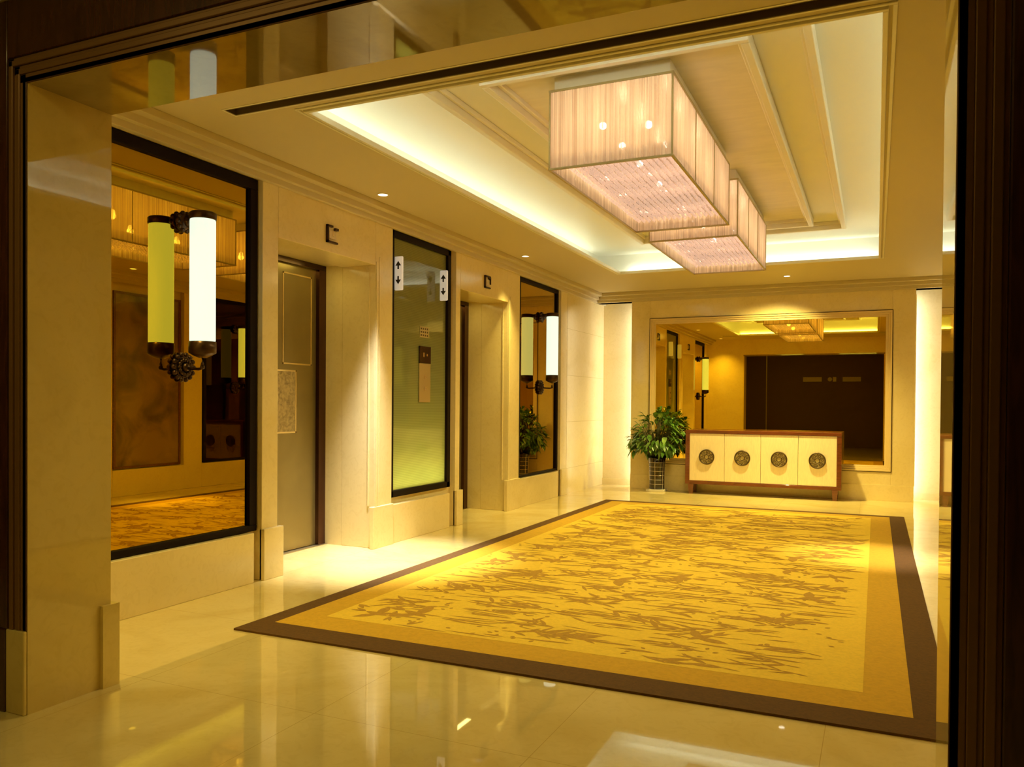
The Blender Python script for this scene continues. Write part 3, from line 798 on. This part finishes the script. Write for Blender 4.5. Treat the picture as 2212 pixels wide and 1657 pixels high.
def leaf3(b, base, d, L, W, droop):
    d = d.normalized(); side = d.cross(Vector((0, 0, 1)))
    if side.length < .1: side = Vector((1, 0, 0))
    side.normalize(); up = side.cross(d)
    rowsL = []
    for i in range(5):
        t_ = i / 4
        c = base + d * L * t_ - Vector((0, 0, 1)) * droop * L * t_ * t_
        w = W * (math.sin(PI * min(1, t_ * .92 + .06)) ** .8) if i < 4 else 0.001
        rowsL.append((c - side * w + up * w * .35, c, c + side * w + up * w * .35))
    vs_ = [[b.bm.verts.new(p) for p in r] for r in rowsL]
    for a, c in zip(vs_, vs_[1:]):
        for j in range(2):
            f = b.bm.faces.new((a[j], a[j + 1], c[j + 1], c[j])); f.smooth = True; f.material_index = b.mi
bf = MB(); bs = MB()
cen = Vector((VX + .0, VY - .03, .76))
for k in range(120):
    a = rp.uniform(0, 2 * PI); h = rp.uniform(-.62, 1.0)
    rad = math.sqrt(max(0, 1 - h * h)) * rp.uniform(.55, 1.0)
    tip = cen + Vector((.37 * rad * math.cos(a), .30 * rad * math.sin(a), .33 * h))
    tip.y = min(tip.y, 11.14); tip.x = min(tip.x, -2.47)
    st = Vector((VX + .05 * math.cos(a), VY + .05 * math.sin(a), .44))
    mid = (st + tip) / 2 + Vector((0, 0, .08))
    bs.tube([st, mid, tip], [.005, .004, .002], 5)
    for q in range(rp.randint(3, 5)):
        o = (tip - cen); o.z += rp.uniform(-.1, .1)
        d = o.normalized() + Vector((rp.uniform(-.8, .8), rp.uniform(-.8, .5), rp.uniform(-.5, .5)))
        base = tip + Vector((rp.uniform(-.04, .04), rp.uniform(-.04, .02), rp.uniform(-.05, .05)))
        L = rp.uniform(.07, .125)
        if base.y + L > 11.19: d.y = -abs(d.y) * .3 - .1
        bf.mi = 1 if rp.random() < .22 else 0
        if base.x + L * max(0, d.normalized().x) > -2.37: d.x = -abs(d.x)
        leaf3(bf, base, d, L, L * rp.uniform(.22, .32), rp.uniform(.2, .7))
bs.build('stems', 'stem', t); bf.build('foliage', ['leaf', 'leafl'], t)

# ------------------------------------------------------------------ big back mirror
t = thing('back_mirror', 'wide gold-tinted mirror in a stepped champagne frame on the back wall', 'mirror', ((FX0 + FX1) / 2, YB, FZ0))
b = MB()
b.box(FX0 + .05, FX1 - .05, YB + .035, YB + .045, FZ0 + .03, FZ1 - .04); b.build('mirror_glass', 'mirrorb', t)
b = MB(); ring_ = ((FX0 - .008, FX0, FZ0 - .008, FZ1 + .008), (FX1, FX1 + .008, FZ0 - .008, FZ1 + .008), (FX0, FX1, FZ1, FZ1 + .008), (FX0, FX1, FZ0 - .008, FZ0))
for p in ring_: b.box(p[0], p[1], YB - .008, YB, p[2], p[3])
b.build('outer_bead', 'bronze', t)
b = MB()
for i, (o, w_, y_) in enumerate(((0, .022, -.012), (.022, .025, .004), (.047, .028, .018))):
    x0, x1, z0, z1 = FX0 + o, FX1 - o, FZ0 + o, FZ1 - o
    for (u0, u1, v0, v1) in ((x0, x1, z0, z0 + w_), (x0, x1, z1 - w_, z1), (x0, x0 + w_, z0 + w_, z1 - w_), (x1 - w_, x1, z0 + w_, z1 - w_)):
        b.box(u0, u1, YB + y_, YB + .045, v0, v1)
b.build('frame', 'goldframe', t, .003)

# ------------------------------------------------------------------ sign on the wall behind (seen in the back mirror)
t = thing('wall_sign', 'pale sign of two long plates and an emblem, reflected in the back mirror', 'sign', (-1.2, NY0, 1.9))
for a, c in ((-1.95, -1.44), (-.88, -.40)):
    b = MB(); b.box(a, c, NY0, NY0 + .02, 1.90, 2.03); b.build('plate', 'plate', t, .004)
b = MB(); b.tube([(-1.22, NY0, 1.965), (-1.22, NY0 + .02, 1.965)], .06, 20); b.box(-1.14, -1.05, NY0, NY0 + .02, 1.90, 2.03); b.build('emblem', 'plate', t, .003)
tl = thing('door_strip', 'thin pale vertical strip on the dark wall reflected in the back mirror', 'trim strip', (-2.97, NY0, 0))
b = MB(); b.box(-2.985, -2.96, NY0, NY0 + .02, 0, 2.7); b.build('strip', 'steel', tl)

# ------------------------------------------------------------------ added unseen fill light for the dim room and foreground
light('near_room_fill', 'AREA', (-2.5, .4, 2.96), 14, WARM, None, shape='RECTANGLE', size=1.6, size_y=.9)

# ------------------------------------------------------------------ world
w = bpy.data.worlds.new('World'); bpy.context.scene.world = w; w.use_nodes = True
w.node_tree.nodes['Background'].inputs[0].default_value = (.02, .014, .006, 1)
w.node_tree.nodes['Background'].inputs[1].default_value = .2

# ------------------------------------------------------------------ camera
yaw, pitch, roll, fpx, cyp = 4.24846286e-01, -1.18546200e-02, 7.53872687e-03, 1737.79024, 892.311891
f = Vector((-math.sin(yaw), math.cos(yaw), 0)); r = Vector((math.cos(yaw), math.sin(yaw), 0)); u = Vector((0, 0, 1))
f2 = math.cos(pitch) * f + math.sin(pitch) * u; u2 = -math.sin(pitch) * f + math.cos(pitch) * u
r3 = math.cos(roll) * r + math.sin(roll) * u2; u3 = -math.sin(roll) * r + math.cos(roll) * u2
cam = bpy.data.cameras.new('camera'); co = bpy.data.objects.new('camera', cam); C.objects.link(co)
m = Matrix((( r3.x, u3.x, -f2.x, 0), (r3.y, u3.y, -f2.y, 0), (r3.z, u3.z, -f2.z, 1.2), (0, 0, 0, 1)))
co.matrix_world = m
cam.sensor_width = 36; cam.lens = fpx / 2212 * 36; cam.shift_y = (cyp - 828.5) / 2212
cam.clip_start = .02
bpy.context.scene.camera = co
vs = bpy.context.scene.view_settings
vs.view_transform = 'Standard'; vs.look = 'None'; vs.exposure = 0.27; vs.gamma = 1; vs.use_curve_mapping = False
cy = bpy.context.scene.cycles
cy.max_bounces = 8; cy.diffuse_bounces = 4; cy.glossy_bounces = 5; cy.adaptive_threshold = .03; cy.transparent_max_bounces = 12; cy.transmission_bounces = 4
cy.sample_clamp_indirect = 6; cy.caustics_reflective = False; cy.caustics_refractive = False
cy.use_denoising = True
